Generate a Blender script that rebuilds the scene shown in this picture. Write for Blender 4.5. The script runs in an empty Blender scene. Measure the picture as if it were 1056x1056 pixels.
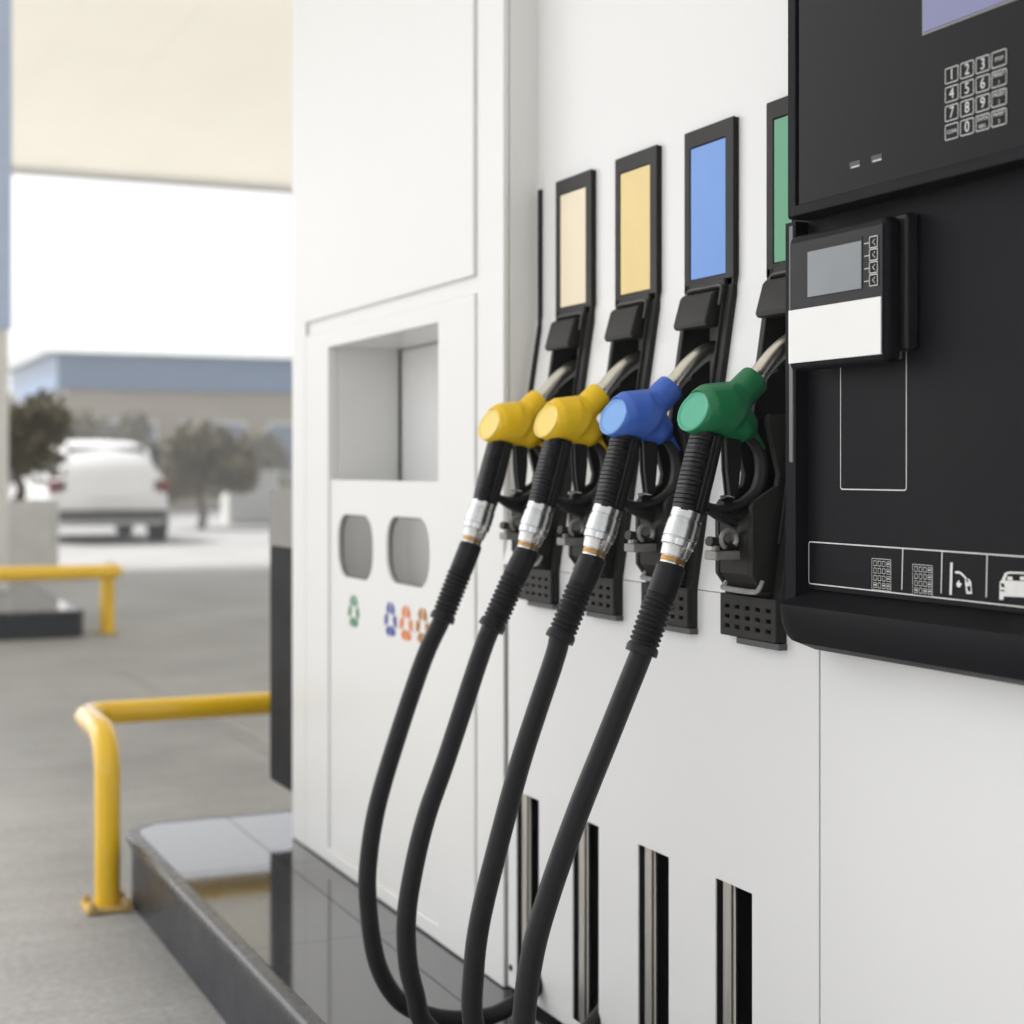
import bpy, bmesh, math, random
from mathutils import Vector, Matrix, noise
random.seed(7)
R = math.radians
# ------------------------------------------------------------------ camera
F, U0, HV, H = 1681.0, 528.0, 485.0, 1.04        # focal length (px), principal column, horizon row, eye height (m)
ANG = R(24.04)
SA, CA = math.sin(ANG), math.cos(ANG)
sc = bpy.context.scene
cam_d = bpy.data.cameras.new('camera'); cam = bpy.data.objects.new('camera', cam_d)
sc.collection.objects.link(cam); sc.camera = cam
cam.location = (0, 0, H); cam.rotation_euler = (R(90), 0, -ANG)
cam_d.sensor_width = 36; cam_d.lens = F / 1056 * 36; cam_d.shift_y = -(528 - HV) / 1056
cam_d.clip_start = 0.05; cam_d.clip_end = 3000
cam_d.dof.use_dof = True; cam_d.dof.focus_distance = 1.9; cam_d.dof.aperture_fstop = 4.3; cam_d.dof.aperture_blades = 0
# ------------------------------------------------------------------ world, sun, exposure
SUN_EL, SUN_AZ = R(48), R(-38)                    # azimuth from +Y towards +X
w = bpy.data.worlds.new('World'); sc.world = w; w.use_nodes = True
nt = w.node_tree; nt.nodes.clear()
sky = nt.nodes.new('ShaderNodeTexSky'); sky.sky_type = 'NISHITA'; sky.sun_disc = False
sky.sun_elevation = SUN_EL; sky.sun_rotation = SUN_AZ
sky.air_density = 1.0; sky.dust_density = 2.0; sky.ozone_density = 1.0
hs = nt.nodes.new('ShaderNodeHueSaturation'); hs.inputs['Saturation'].default_value = 0.14
bg = nt.nodes.new('ShaderNodeBackground'); bg.inputs['Strength'].default_value = 0.15
wo = nt.nodes.new('ShaderNodeOutputWorld')
nt.links.new(sky.outputs[0], hs.inputs['Color']); nt.links.new(hs.outputs[0], bg.inputs[0]); nt.links.new(bg.outputs[0], wo.inputs[0])
sd = bpy.data.lights.new('sun', 'SUN'); sd.energy = 3.8; sd.angle = R(12); sd.color = (1, 0.975, 0.94)
so = bpy.data.objects.new('sun', sd); sc.collection.objects.link(so)
sdir = Vector((math.sin(SUN_AZ) * math.cos(SUN_EL), math.cos(SUN_AZ) * math.cos(SUN_EL), math.sin(SUN_EL)))
so.rotation_euler = sdir.to_track_quat('Z', 'Y').to_euler(); so.location = (-5, 8, 12)
sc.view_settings.view_transform = 'Standard'; sc.view_settings.look = 'None'
sc.view_settings.exposure = 0.83; sc.view_settings.gamma = 1.0
sc.render.engine = 'CYCLES'; sc.cycles.use_denoising = True
sc.cycles.max_bounces = 8; sc.cycles.diffuse_bounces = 5; sc.cycles.glossy_bounces = 4

# ------------------------------------------------------------------ pixel -> place
def ray(u, v):
    k = (u - U0) / F
    return SA + CA * k, CA - SA * k, (HV - v) / F
def pX(u, v, X):
    a, b, c = ray(u, v); t = X / a
    return Vector((X, b * t, H + c * t))
def pY(u, v, Y):
    a, b, c = ray(u, v); t = Y / b
    return Vector((a * t, Y, H + c * t))
def pZ(u, v, Z):
    a, b, c = ray(u, v); t = (Z - H) / c
    return Vector((a * t, b * t, Z))
def yX(u, X): return pX(u, HV, X).y
def zX(u, v, X): return pX(u, v, X).z

# ------------------------------------------------------------------ materials
MATS = {}
def mat(name, col, rough=0.5, metal=0.0, spec=0.5, var=0.0, vscale=8.0, bump=0.0, bscale=150.0, rvar=0.0, coat=0.0, dark=None, stretch=None, ior=1.45):
    if name in MATS: return MATS[name]
    m = bpy.data.materials.new(name); m.use_nodes = True; MATS[name] = m
    t = m.node_tree; b = t.nodes['Principled BSDF']; L = t.links.new
    b.inputs['Base Color'].default_value = (*col, 1); b.inputs['Roughness'].default_value = rough
    b.inputs['Metallic'].default_value = metal; b.inputs['Specular IOR Level'].default_value = spec
    b.inputs['IOR'].default_value = ior
    b.inputs['Coat Weight'].default_value = coat; b.inputs['Coat Roughness'].default_value = 0.08
    tc = t.nodes.new('ShaderNodeTexCoord'); mp = t.nodes.new('ShaderNodeMapping')
    if stretch: mp.inputs['Scale'].default_value = stretch
    L(tc.outputs['Object'], mp.inputs[0])
    if var > 0 or rvar > 0:
        n = t.nodes.new('ShaderNodeTexNoise'); n.inputs['Scale'].default_value = vscale; n.inputs['Detail'].default_value = 3; n.inputs['Roughness'].default_value = 0.55
        L(mp.outputs[0], n.inputs['Vector'])
        if var > 0:
            mx = t.nodes.new('ShaderNodeMix'); mx.data_type = 'RGBA'
            d = dark or tuple(c * (1 - var) for c in col)
            mx.inputs[6].default_value = (*d, 1); mx.inputs[7].default_value = (*(min(1, c * (1 + var * 0.5)) for c in col), 1)
            cr = t.nodes.new('ShaderNodeMapRange'); cr.interpolation_type = 'SMOOTHSTEP'; cr.inputs[1].default_value = 0.2; cr.inputs[2].default_value = 0.8
            L(n.outputs['Fac'], cr.inputs[0]); L(cr.outputs[0], mx.inputs[0]); L(mx.outputs[2], b.inputs['Base Color'])
        if rvar > 0:
            rr = t.nodes.new('ShaderNodeMapRange'); rr.interpolation_type = 'SMOOTHSTEP'; rr.inputs[1].default_value = 0.2; rr.inputs[2].default_value = 0.8
            rr.inputs[3].default_value = max(0.02, rough - rvar); rr.inputs[4].default_value = rough + rvar
            L(n.outputs['Fac'], rr.inputs[0]); L(rr.outputs[0], b.inputs['Roughness'])
    if bump > 0:
        n2 = t.nodes.new('ShaderNodeTexNoise'); n2.inputs['Scale'].default_value = bscale; n2.inputs['Detail'].default_value = 3
        L(mp.outputs[0], n2.inputs['Vector'])
        bp = t.nodes.new('ShaderNodeBump'); bp.inputs['Strength'].default_value = bump; bp.inputs['Distance'].default_value = 0.002
        L(n2.outputs['Fac'], bp.inputs['Height']); L(bp.outputs[0], b.inputs['Normal'])
    return m
def white(): return mat('white_painted_steel', (0.78, 0.78, 0.775), 0.30, var=0.012, vscale=1.3)
def cream(): return mat('white_cabinet_paint', (0.80, 0.798, 0.785), 0.33, var=0.012, vscale=1.3)
def black(): return mat('black_plastic', (0.017, 0.0165, 0.018), 0.42, spec=0.3, var=0.15, vscale=14, rvar=0.06, bump=0.12, bscale=900)
def boot_black(): return mat('charcoal_plastic', (0.019, 0.018, 0.017), 0.48, spec=0.25, var=0.18, vscale=12, rvar=0.06, bump=0.15, bscale=800)
def pitch(): return mat('deep_black', (0.006, 0.006, 0.0065), 0.6, var=0.1)
def rubber(): return mat('hose_rubber', (0.0095, 0.0093, 0.0110), 0.40, spec=0.3, var=0.22, vscale=25, rvar=0.07, bump=0.10, bscale=500)
def console_black(): return mat('console_black', (0.0095, 0.0093, 0.0115), 0.5, spec=0.10, var=0.10, vscale=6, rvar=0.05, bump=0.05, bscale=900)
def gloss_black(): return mat('glossy_black_panel', (0.004, 0.004, 0.005), 0.10, spec=0.10, var=0.05, vscale=5, rvar=0.04)
def ink(): return mat('white_print', (0.72, 0.72, 0.70), 0.5, var=0.08, vscale=60)
def metal(): return mat('brushed_aluminium', (0.62, 0.62, 0.61), 0.27, metal=1, var=0.12, vscale=40, rvar=0.06, bump=0.04, bscale=300)
def spoutm(): return mat('satin_spout_metal', (0.66, 0.65, 0.61), 0.33, metal=1, var=0.15, vscale=30, rvar=0.07)
def brass(): return mat('brass', (0.46, 0.33, 0.12), 0.4, metal=1, var=0.35, vscale=60, dark=(0.38, 0.17, 0.05))
def zinc(): return mat('dull_zinc', (0.34, 0.335, 0.32), 0.5, metal=0.6, var=0.25, vscale=60, rvar=0.1)
def yellow(): return mat('yellow_gloss_paint', (0.93, 0.57, 0.008), 0.22, var=0.06, vscale=7, rvar=0.05, bump=0.04, bscale=120, coat=0.8)
def granite(): return mat('polished_dark_granite', (0.040, 0.040, 0.044), 0.07, var=0.30, vscale=60, rvar=0.025, ior=1.9)
def kerbm(): return mat('dark_kerb_stone', (0.023, 0.026, 0.034), 0.34, spec=0.35, var=0.1, vscale=14, rvar=0.05, bump=0.05, bscale=200)

# ------------------------------------------------------------------ mesh builder
class MB:
    def __init__(s): s.v = []; s.f = []; s.m = []
    def add(s, vs, fs, mi=0):
        o = len(s.v); s.v += [tuple(p) for p in vs]
        for f in fs: s.f.append(tuple(i + o for i in f)); s.m.append(mi)
        return s
    def box(s, x0, x1, y0, y1, z0, z1, mi=0):
        x0, x1 = sorted((x0, x1)); y0, y1 = sorted((y0, y1)); z0, z1 = sorted((z0, z1))
        vs = [(x, y, z) for z in (z0, z1) for y in (y0, y1) for x in (x0, x1)]
        return s.add(vs, [(0, 2, 3, 1), (4, 5, 7, 6), (0, 1, 5, 4), (1, 3, 7, 5), (3, 2, 6, 7), (2, 0, 4, 6)], mi)
    def prismY(s, poly, y0, y1, mi=0):             # poly of (x, z)
        n = len(poly)
        vs = [(x, y0, z) for x, z in poly] + [(x, y1, z) for x, z in poly]
        fs = [tuple(range(n)), tuple(range(2 * n - 1, n - 1, -1))] + [(i, i + n, (i + 1) % n + n, (i + 1) % n) for i in range(n)]
        return s.add(vs, fs, mi)
    def prismX(s, poly, x0, x1, mi=0):             # poly of (y, z)
        n = len(poly)
        vs = [(x0, y, z) for y, z in poly] + [(x1, y, z) for y, z in poly]
        fs = [tuple(range(n)), tuple(range(2 * n - 1, n - 1, -1))] + [(i, i + n, (i + 1) % n + n, (i + 1) % n) for i in range(n)]
        return s.add(vs, fs, mi)
    def prismZ(s, poly, z0, z1, mi=0):
        n = len(poly)
        vs = [(x, y, z0) for x, y in poly] + [(x, y, z1) for x, y in poly]
        fs = [tuple(range(n)), tuple(range(2 * n - 1, n - 1, -1))] + [(i, i + n, (i + 1) % n + n, (i + 1) % n) for i in range(n)]
        return s.add(vs, fs, mi)
    def sheet(s, ys, zs, skip, xf, th, mi=0):      # panel with rectangular openings; xf(z) front, th thickness in +X
        ny, nz = len(ys), len(zs)
        keep = {(i, j) for i in range(ny - 1) for j in range(nz - 1) if not skip((ys[i] + ys[i + 1]) / 2, (zs[j] + zs[j + 1]) / 2)}
        idx = {}; vs = []; fs = []
        def vid(i, j, k):
            if (i, j, k) not in idx:
                idx[(i, j, k)] = len(vs); vs.append((xf(zs[j]) + k * th, ys[i], zs[j]))
            return idx[(i, j, k)]
        for (i, j) in keep:
            fs.append([vid(i, j, 0), vid(i, j + 1, 0), vid(i + 1, j + 1, 0), vid(i + 1, j, 0)])
            fs.append([vid(i, j, 1), vid(i + 1, j, 1), vid(i + 1, j + 1, 1), vid(i, j + 1, 1)])
            for (di, dj, a, b) in ((-1, 0, (i, j), (i, j + 1)), (1, 0, (i + 1, j), (i + 1, j + 1)), (0, -1, (i, j), (i + 1, j)), (0, 1, (i, j + 1), (i + 1, j + 1))):
                if (i + di, j + dj) not in keep:
                    fs.append([vid(*a, 0), vid(*b, 0), vid(*b, 1), vid(*a, 1)])
        return s.add(vs, fs, mi)
    def tube(s, pts, rad, seg=16, mi=0, cap=True, flat=1.0, up=(0, 1, 0)):
        pts = [Vector(p) for p in pts]; n = len(pts); up = Vector(up)
        rf = rad if callable(rad) else (lambda t, th: rad)
        vs = []; prevN = None
        for i, p in enumerate(pts):
            tg = (pts[min(i + 1, n - 1)] - pts[max(i - 1, 0)]).normalized()
            if prevN is None:
                b = up - tg * up.dot(tg)
                if b.length < 1e-3: b = Vector((1, 0, 0)) - tg * tg.x
                b.normalize()
            else:
                b = prevN - tg * prevN.dot(tg); b.normalize()
            prevN = b; nn = b.cross(tg)
            for j in range(seg):
                th = 2 * math.pi * j / seg; r = rf(i / (n - 1), th)
                vs.append(p + b * (math.cos(th) * r * flat) + nn * (math.sin(th) * r))
        fs = [(i * seg + j, i * seg + (j + 1) % seg, (i + 1) * seg + (j + 1) % seg, (i + 1) * seg + j) for i in range(n - 1) for j in range(seg)]
        if cap: fs += [tuple(range(seg - 1, -1, -1)), tuple((n - 1) * seg + j for j in range(seg))]
        return s.add(vs, fs, mi)
    def lathe(s, p0, p1, prof, seg=32, mi=0, mod=None):   # prof: (distance along p0->p1 in m, radius)
        p0, p1 = Vector(p0), Vector(p1); ax = (p1 - p0).normalized()
        b = Vector((0, 1, 0)) - ax * ax.y
        if b.length < 1e-3: b = Vector((1, 0, 0))
        b.normalize(); nn = b.cross(ax); vs = []; n = len(prof)
        for i, (d, r) in enumerate(prof):
            for j in range(seg):
                th = 2 * math.pi * j / seg; rr = mod(i, j, r) if mod else r
                vs.append(p0 + ax * d + b * math.cos(th) * rr + nn * math.sin(th) * rr)
        fs = [(i * seg + j, i * seg + (j + 1) % seg, (i + 1) * seg + (j + 1) % seg, (i + 1) * seg + j) for i in range(n - 1) for j in range(seg)]
        fs += [tuple(range(seg - 1, -1, -1)), tuple((n - 1) * seg + j for j in range(seg))]
        return s.add(vs, fs, mi)
    def mesh(s, name, mats, smooth=True, angle=35, weld=False):
        me = bpy.data.meshes.new(name); me.from_pydata(s.v, [], s.f)
        for m in (mats if isinstance(mats, (list, tuple)) else [mats]): me.materials.append(m)
        me.polygons.foreach_set('material_index', s.m)
        bm = bmesh.new(); bm.from_mesh(me)
        if weld: bmesh.ops.remove_doubles(bm, verts=bm.verts, dist=1e-5)
        bmesh.ops.recalc_face_normals(bm, faces=bm.faces); bm.to_mesh(me); bm.free()
        if smooth:
            me.polygons.foreach_set('use_smooth', [True] * len(me.polygons)); me.set_sharp_from_angle(angle=R(angle))
        me.update()
        return me
    def build(s, name, mats, parent=None, bevel=0, seg=2, smooth=True, angle=35, weld=False, at=None):
        return link(name, s.mesh(name, mats, smooth, angle, weld), parent, bevel, seg, at)
BASE = {}
def link(name, me, parent=None, bevel=0, seg=2, at=None):
    o = bpy.data.objects.new(name, me); sc.collection.objects.link(o)
    if at is not None: o.location = at
    if parent is not None:
        o.parent = parent
        if parent.name in BASE: o.matrix_parent_inverse = Matrix.Translation(BASE[parent.name]).inverted()
    if bevel:
        b = o.modifiers.new('bevel', 'BEVEL'); b.width = bevel; b.segments = seg; b.limit_method = 'ANGLE'; b.angle_limit = R(40); b.harden_normals = True
    return o
def tag(o, label=None, cat=None, group=None, kind=None):
    if label: o['label'] = label
    if cat: o['category'] = cat
    if group: o['group'] = group
    if kind: o['kind'] = kind
    return o
def thing(name, loc, label, cat, group=None):
    o = bpy.data.objects.new(name, None); sc.collection.objects.link(o); o.location = loc
    o.empty_display_size = 0.1; BASE[o.name] = Vector(loc)
    return tag(o, label, cat, group)
def spline(pts, per=10):
    pts = [Vector(p) for p in pts]; out = []
    P = [2 * pts[0] - pts[1]] + pts + [2 * pts[-1] - pts[-2]]
    for i in range(1, len(P) - 2):
        a, b, c, d = P[i - 1:i + 3]
        for k in range(per):
            t = k / per
            out.append(0.5 * ((2 * b) + (c - a) * t + (2 * a - 5 * b + 4 * c - d) * t * t + (3 * b - a - 3 * c + d) * t ** 3))
    out.append(pts[-1]); return out
def resample(pts, n):
    d = [0]
    for a, b in zip(pts, pts[1:]): d.append(d[-1] + (b - a).length)
    out = []; j = 0
    for i in range(n):
        s = d[-1] * i / (n - 1)
        while j < len(d) - 2 and d[j + 1] < s: j += 1
        t = (s - d[j]) / max(1e-9, d[j + 1] - d[j]); out.append(pts[j].lerp(pts[j + 1], min(1, t)))
    return out, d[-1]
_txt = {}
def text2d(s, size, bold=False):
    key = (s, size)
    if key not in _txt:
        c = bpy.data.curves.new('text', 'FONT'); c.body = s; c.size = size; c.align_x = 'CENTER'; c.align_y = 'CENTER'; c.resolution_u = 3
        if bold: c.offset = size * 0.018
        o = bpy.data.objects.new('text', c); sc.collection.objects.link(o)
        me = bpy.data.meshes.new_from_object(o, depsgraph=bpy.context.evaluated_depsgraph_get())
        vs = [(v.co.x, v.co.y) for v in me.vertices]; fs = [tuple(p.vertices) for p in me.polygons]
        bpy.data.objects.remove(o); bpy.data.curves.remove(c); bpy.data.meshes.remove(me)
        _txt[key] = (vs, fs)
    return _txt[key]
def put_text(mb, s, size, X, y, z, mi=1, bold=False):
    vs, fs = text2d(s, size, bold)
    mb.add([(X, y - a, z + b) for a, b in vs], fs, mi)
def rrect(y0, y1, z0, z1, r, n=5):
    y0, y1 = sorted((y0, y1)); z0, z1 = sorted((z0, z1)); out = []
    for cy, cz, a0 in ((y1 - r, z1 - r, 0), (y0 + r, z1 - r, 90), (y0 + r, z0 + r, 180), (y1 - r, z0 + r, 270)):
        for i in range(n + 1):
            a = R(a0 + 90 * i / n); out.append((cy + r * math.cos(a), cz + r * math.sin(a)))
    return out
def outline(mb, X, y0, y1, z0, z1, r, wd, mi=1):
    a = rrect(y0, y1, z0, z1, r); b = rrect(min(y0, y1) + wd, max(y0, y1) - wd, min(z0, z1) + wd, max(z0, z1) - wd, max(r - wd, 0.0004))
    n = len(a)
    mb.add([(X, y, z) for y, z in a] + [(X, y, z) for y, z in b], [(i, (i + 1) % n, (i + 1) % n + n, i + n) for i in range(n)], mi)

# ================================================================== GROUND
def ground_mat():
    m = bpy.data.materials.new('worn_concrete'); m.use_nodes = True; t = m.node_tree; b = t.nodes['Principled BSDF']; L = t.links.new
    tc = t.nodes.new('ShaderNodeTexCoord')
    def nz(scale, det, st=None):
        n = t.nodes.new('ShaderNodeTexNoise'); n.inputs['Scale'].default_value = scale; n.inputs['Detail'].default_value = det; n.inputs['Roughness'].default_value = 0.65
        if st:
            mp = t.nodes.new('ShaderNodeMapping'); mp.inputs['Scale'].default_value = st; L(tc.outputs['Object'], mp.inputs[0]); L(mp.outputs[0], n.inputs['Vector'])
        else: L(tc.outputs['Object'], n.inputs['Vector'])
        return n
    a = nz(1.1, 8); c = nz(55, 6); s = nz(6, 5, (0.25, 3.0, 1))
    r1 = t.nodes.new('ShaderNodeValToRGB'); r1.color_ramp.elements[0].position = 0.3; r1.color_ramp.elements[1].position = 0.72
    r1.color_ramp.elements[0].color = (0.255, 0.252, 0.250, 1); r1.color_ramp.elements[1].color = (0.385, 0.382, 0.378, 1)
    L(a.outputs['Fac'], r1.inputs[0])
    m1 = t.nodes.new('ShaderNodeMix'); m1.data_type = 'RGBA'; m1.blend_type = 'MULTIPLY'; m1.inputs[0].default_value = 0.55
    r2 = t.nodes.new('ShaderNodeMapRange'); r2.inputs[1].default_value = 0.3; r2.inputs[2].default_value = 0.7; r2.inputs[3].default_value = 0.55; r2.inputs[4].default_value = 1.25
    L(c.outputs['Fac'], r2.inputs[0]); L(r1.outputs[0], m1.inputs[6]); L(r2.outputs[0], m1.inputs[7])
    m2 = t.nodes.new('ShaderNodeMix'); m2.data_type = 'RGBA'; m2.blend_type = 'MULTIPLY'; m2.inputs[0].default_value = 0.28
    r3 = t.nodes.new('ShaderNodeMapRange'); r3.inputs[1].default_value = 0.3; r3.inputs[2].default_value = 0.7; r3.inputs[3].default_value = 0.6; r3.inputs[4].default_value = 1.2
    L(s.outputs['Fac'], r3.inputs[0]); L(m1.outputs[2], m2.inputs[6]); L(r3.outputs[0], m2.inputs[7]); L(m2.outputs[2], b.inputs['Base Color'])
    b.inputs['Roughness'].default_value = 0.72
    bp = t.nodes.new('ShaderNodeBump'); bp.inputs['Strength'].default_value = 0.35; bp.inputs['Distance'].default_value = 0.004
    L(c.outputs['Fac'], bp.inputs['Height']); L(bp.outputs[0], b.inputs['Normal'])
    return m
g = MB().add([(-900, -900, 0), (900, -900, 0), (900, 900, 0), (-900, 900, 0)], [(0, 1, 2, 3)]).build('ground', ground_mat(), smooth=False)
tag(g, 'grey worn concrete forecourt paving', kind='structure')
p0, p1 = pZ(226, 750, 0), pZ(300, 790, 0)
d = (p1 - p0).normalized(); nrm = Vector((-d.y, d.x, 0))
jm = mat('pale_joint_sealant', (0.42, 0.41, 0.40), 0.7, var=0.2, vscale=6)
for off, wd in ((0.0, 0.012), (0.055, 0.018)):
    a, b = p0 - d * 2.2 + nrm * off, p1 + d * 3 + nrm * off
    MB().add([a + Vector((0, 0, .004)), b + Vector((0, 0, .004)), b + nrm * wd + Vector((0, 0, .004)), a + nrm * wd + Vector((0, 0, .004))], [(0, 1, 2, 3)]).build('joint_line', jm, g, smooth=False)

# ================================================================== PUMP ISLAND
ZI = 0.171
XF, XB, YE, YN = 0.752, 2.10, 4.045, -1.6        # front face, back face, far end, near end
def island(name, xf, xb, ye, yn, label, near_round=False):
    root = bpy.data.objects.new(name, None); sc.collection.objects.link(root); tag(root, label, kind='structure')
    r = 0.12
    def outl(e, rr):                              # outline grown by e, rounded at the far end (and near end)
        pts = []
        for cx, cy, a0, rd in ((xb - r, ye - r, 0, True), (xf + r, ye - r, 90, True), (xf + r, yn + r, 180, near_round), (xb - r, yn + r, 270, near_round)):
            if rd:
                for i in range(13):
                    a = R(a0 + 90 * i / 12); pts.append((cx + (r + e) * math.cos(a), cy + (r + e) * math.sin(a)))
            else:
                pts.append((cx + (r + e) * (1 if a0 == 270 else -1), cy - (r + e)))
        return pts
    # vertical kerb face
    MB().prismZ(outl(-0.006, r), 0.0, ZI - 0.03).build('kerb_face', kerbm(), root, angle=25)
    # bull-nosed rim: profile swept round the outline
    prof = [(-0.006, -0.034), (0.000, -0.031), (0.001, -0.026), (-0.003, -0.0235), (0.004, -0.021), (0.007, -0.015), (0.006, -0.007), (0.001, -0.0015), (-0.008, 0.0), (-0.022, 0.0), (-0.0225, -0.004)]
    mb = MB(); rings = [[(x, y, ZI + dz) for x, y in outl(e, r)] for e, dz in prof]; n = len(rings[0])
    vs = [p for rg in rings for p in rg]
    mb.add(vs, [(i * n + j, i * n + (j + 1) % n, (i + 1) * n + (j + 1) % n, (i + 1) * n + j) for i in range(len(rings) - 1) for j in range(n)])
    mb.build('kerb_nosing', mat('nosing_stone', (0.045, 0.045, 0.049), 0.28, var=0.08, vscale=25, rvar=0.06, ior=1.5), root, angle=30)
    MB().prismZ(outl(-0.0228, r), ZI - 0.03, ZI - 0.006).build('tile_bed', mat('grout', (0.16, 0.155, 0.15), 0.8, var=0.2), root)
    return root, outl
isl, outl = island('pump_island', XF, XB, YE, YN, 'raised island of polished dark stone tiles with rounded corner under the pumps')
rim_in = outl(-0.0238, 0.12)
def clip_poly(poly, x0, x1, y0, y1):
    def cl(p, f, inter):
        out = []
        for i in range(len(p)):
            a, b = p[i - 1], p[i]
            if f(b):
                if not f(a): out.append(inter(a, b))
                out.append(b)
            elif f(a): out.append(inter(a, b))
        return out
    ix = lambda X: (lambda a, b: (X, a[1] + (b[1] - a[1]) * (X - a[0]) / (b[0] - a[0])))
    iy = lambda Y: (lambda a, b: (a[0] + (b[0] - a[0]) * (Y - a[1]) / (b[1] - a[1]), Y))
    poly = cl(poly, lambda p: p[0] >= x0, ix(x0)); poly = poly and cl(poly, lambda p: p[0] <= x1, ix(x1))
    poly = poly and cl(poly, lambda p: p[1] >= y0, iy(y0)); poly = poly and cl(poly, lambda p: p[1] <= y1, iy(y1))
    return poly
tx = [0.70, 1.011, 1.42, 1.83, 2.2]; ty = [4.10, 3.495, 2.895, 2.295, 1.695, 1.095, 0.495, -0.105, -0.705, -1.305, -1.75]
for i in range(len(tx) - 1):
    for j in range(len(ty) - 1):
        gp = 0.0012
        pl = clip_poly(rim_in, tx[i] + gp, tx[i + 1] - gp, ty[j + 1] + gp, ty[j] - gp)
        if not pl: continue
        q = [p for k, p in enumerate(pl) if (Vector(p) - Vector(pl[k - 1])).length > 1e-5]
        if len(q) < 3: continue
        MB().prismZ(q, ZI - 0.006, ZI - 0.0005 + random.uniform(-.0003, .0003)).build('tile', granite(), isl, smooth=False)

# ================================================================== FUEL DISPENSER
XL, XU, ZK, ZS = 1.10, 1.163, 1.286, 0.882
YD0, YD1 = 0.62, 2.482
YC = [2.3482 - 0.2096 * i for i in range(4)]     # nozzle bays, far to near
def xpan(z): return XU if z >= ZK else XL if z <= ZS else XL + (XU - XL) * (z - ZS) / (ZK - ZS)
disp = thing('fuel_dispenser', (1.42, 1.55, ZI), 'white multi nozzle fuel pump with four coloured label plates and black control console', 'fuel pump')
MB().box(1.185, 1.74, YD0, YD1 + 0.1, ZI + 0.01, 2.35).build('cabinet_core', mat('grey_steel', (0.25, 0.25, 0.25), 0.5, var=0.1), disp, bevel=0.004)
# upper folded sheet with the bays cut out
ysb = sorted([YD0, YD1 + 0.09] + [y + s * 0.058 for y in YC for s in (-1, 1)])
def inbay(y, z): return any(abs(y - c) < 0.058 for c in YC) and 0.845 < z < 1.50
UP0 = YD0
MB().sheet(ysb, [ZS + 0.001, ZK - 0.012, ZK - 0.004, ZK + 0.004, ZK + 0.012, 1.50, 2.38], inbay,
           lambda z: xpan(z) if abs(z - ZK) > 0.006 else XU - 0.001 - 0.0006, 0.012).build('upper_panel', white(), disp, angle=20)
# lower panels with hose slots
SLY = [y + 0.057 for y in YC]; SW = 0.0435; SZ = 0.512
def lower_panel(y0, y1):
    ys = sorted([y0, y1] + [c + s * SW for c in SLY for s in (-1, 1) if y0 < c < y1])
    bays = sorted(set([b for c in YC for b in (c - .05, c + .05) if y0 < b < y1]))
    return MB().sheet(ys, [ZI + 0.012, ZI + 0.03, SZ, ZS], lambda y, z: any(abs(y - c) < SW for c in SLY) and ZI + .03 < z < SZ, lambda z: XL, 0.003)
YS = yX(845, XL)
lower_panel(YS + 0.0012, YD1).build('lower_panel', white(), disp, bevel=0.0012)
lower_panel(YD0, YS - 0.0012).build('lower_panel', white(), disp, bevel=0.0012)
MB().box(XL + 0.016, 1.18, YD0 + .005, YD1 - .001, ZS - 0.03, ZS).build('ledge_rail', mat('grey_steel', (0.25, 0.25, 0.25)), disp)
MB().box(XL + 0.016, XL + 0.09, YD1 + 0.001, YD1 + 0.017, ZI + 0.002, 1.0).build('side_gap_seal', pitch(), disp)
MB().lathe((XL - 0.002, YD1 - 0.012, 0.215), (XL + 0.01, YD1 - 0.012, 0.215), [(0, .005), (.003, .0065), (.006, .0065)], 16).build('screw', black(), disp)
for c in SLY:
    s = MB()
    s.box(XL + 0.004, 1.184, c + SW + 0.001, c + SW + 0.004, ZI + .012, SZ + 0.02); s.box(XL + 0.004, 1.184, c - SW - 0.004, c - SW - 0.001, ZI + .012, SZ + 0.02)
    s.box(1.180, 1.184, c - SW, c + SW, ZI + .012, SZ + 0.02); s.box(XL + .015, 1.18, c - SW, c + SW, SZ + 0.012, SZ + 0.02)
    sl = s.build('hose_slot', mat('slot_black', (0.012, 0.012, 0.013), 0.3, var=0.1), disp)
    m = MB(); m.box(XL + 0.006, XL + 0.018, c + 0.016, c + 0.036, ZI + .013, SZ + 0.008); m.box(XL + 0.010, XL + 0.014, c + 0.013, c + 0.0395, ZI + .013, SZ + 0.008)
    m.build('guide_rail', mat('steel_guide', (0.52, 0.50, 0.46), 0.36, metal=1, var=0.2, vscale=20, stretch=(8, 8, .4)), sl, bevel=0.002)
# black edge strip by the recycling cabinet
YR = YD1 + 0.002
def strip_poly(x_off, th):
    zs = [1.512, ZK, 1.05]
    return [(xpan(z) - x_off, z) for z in zs] + [(xpan(z) - x_off + th, z) for z in reversed(zs)]
MB().prismY(strip_poly(0.006, 0.016), YR - .004, YR + 0.006).build('edge_trim', boot_black(), disp, bevel=0.002)

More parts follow.
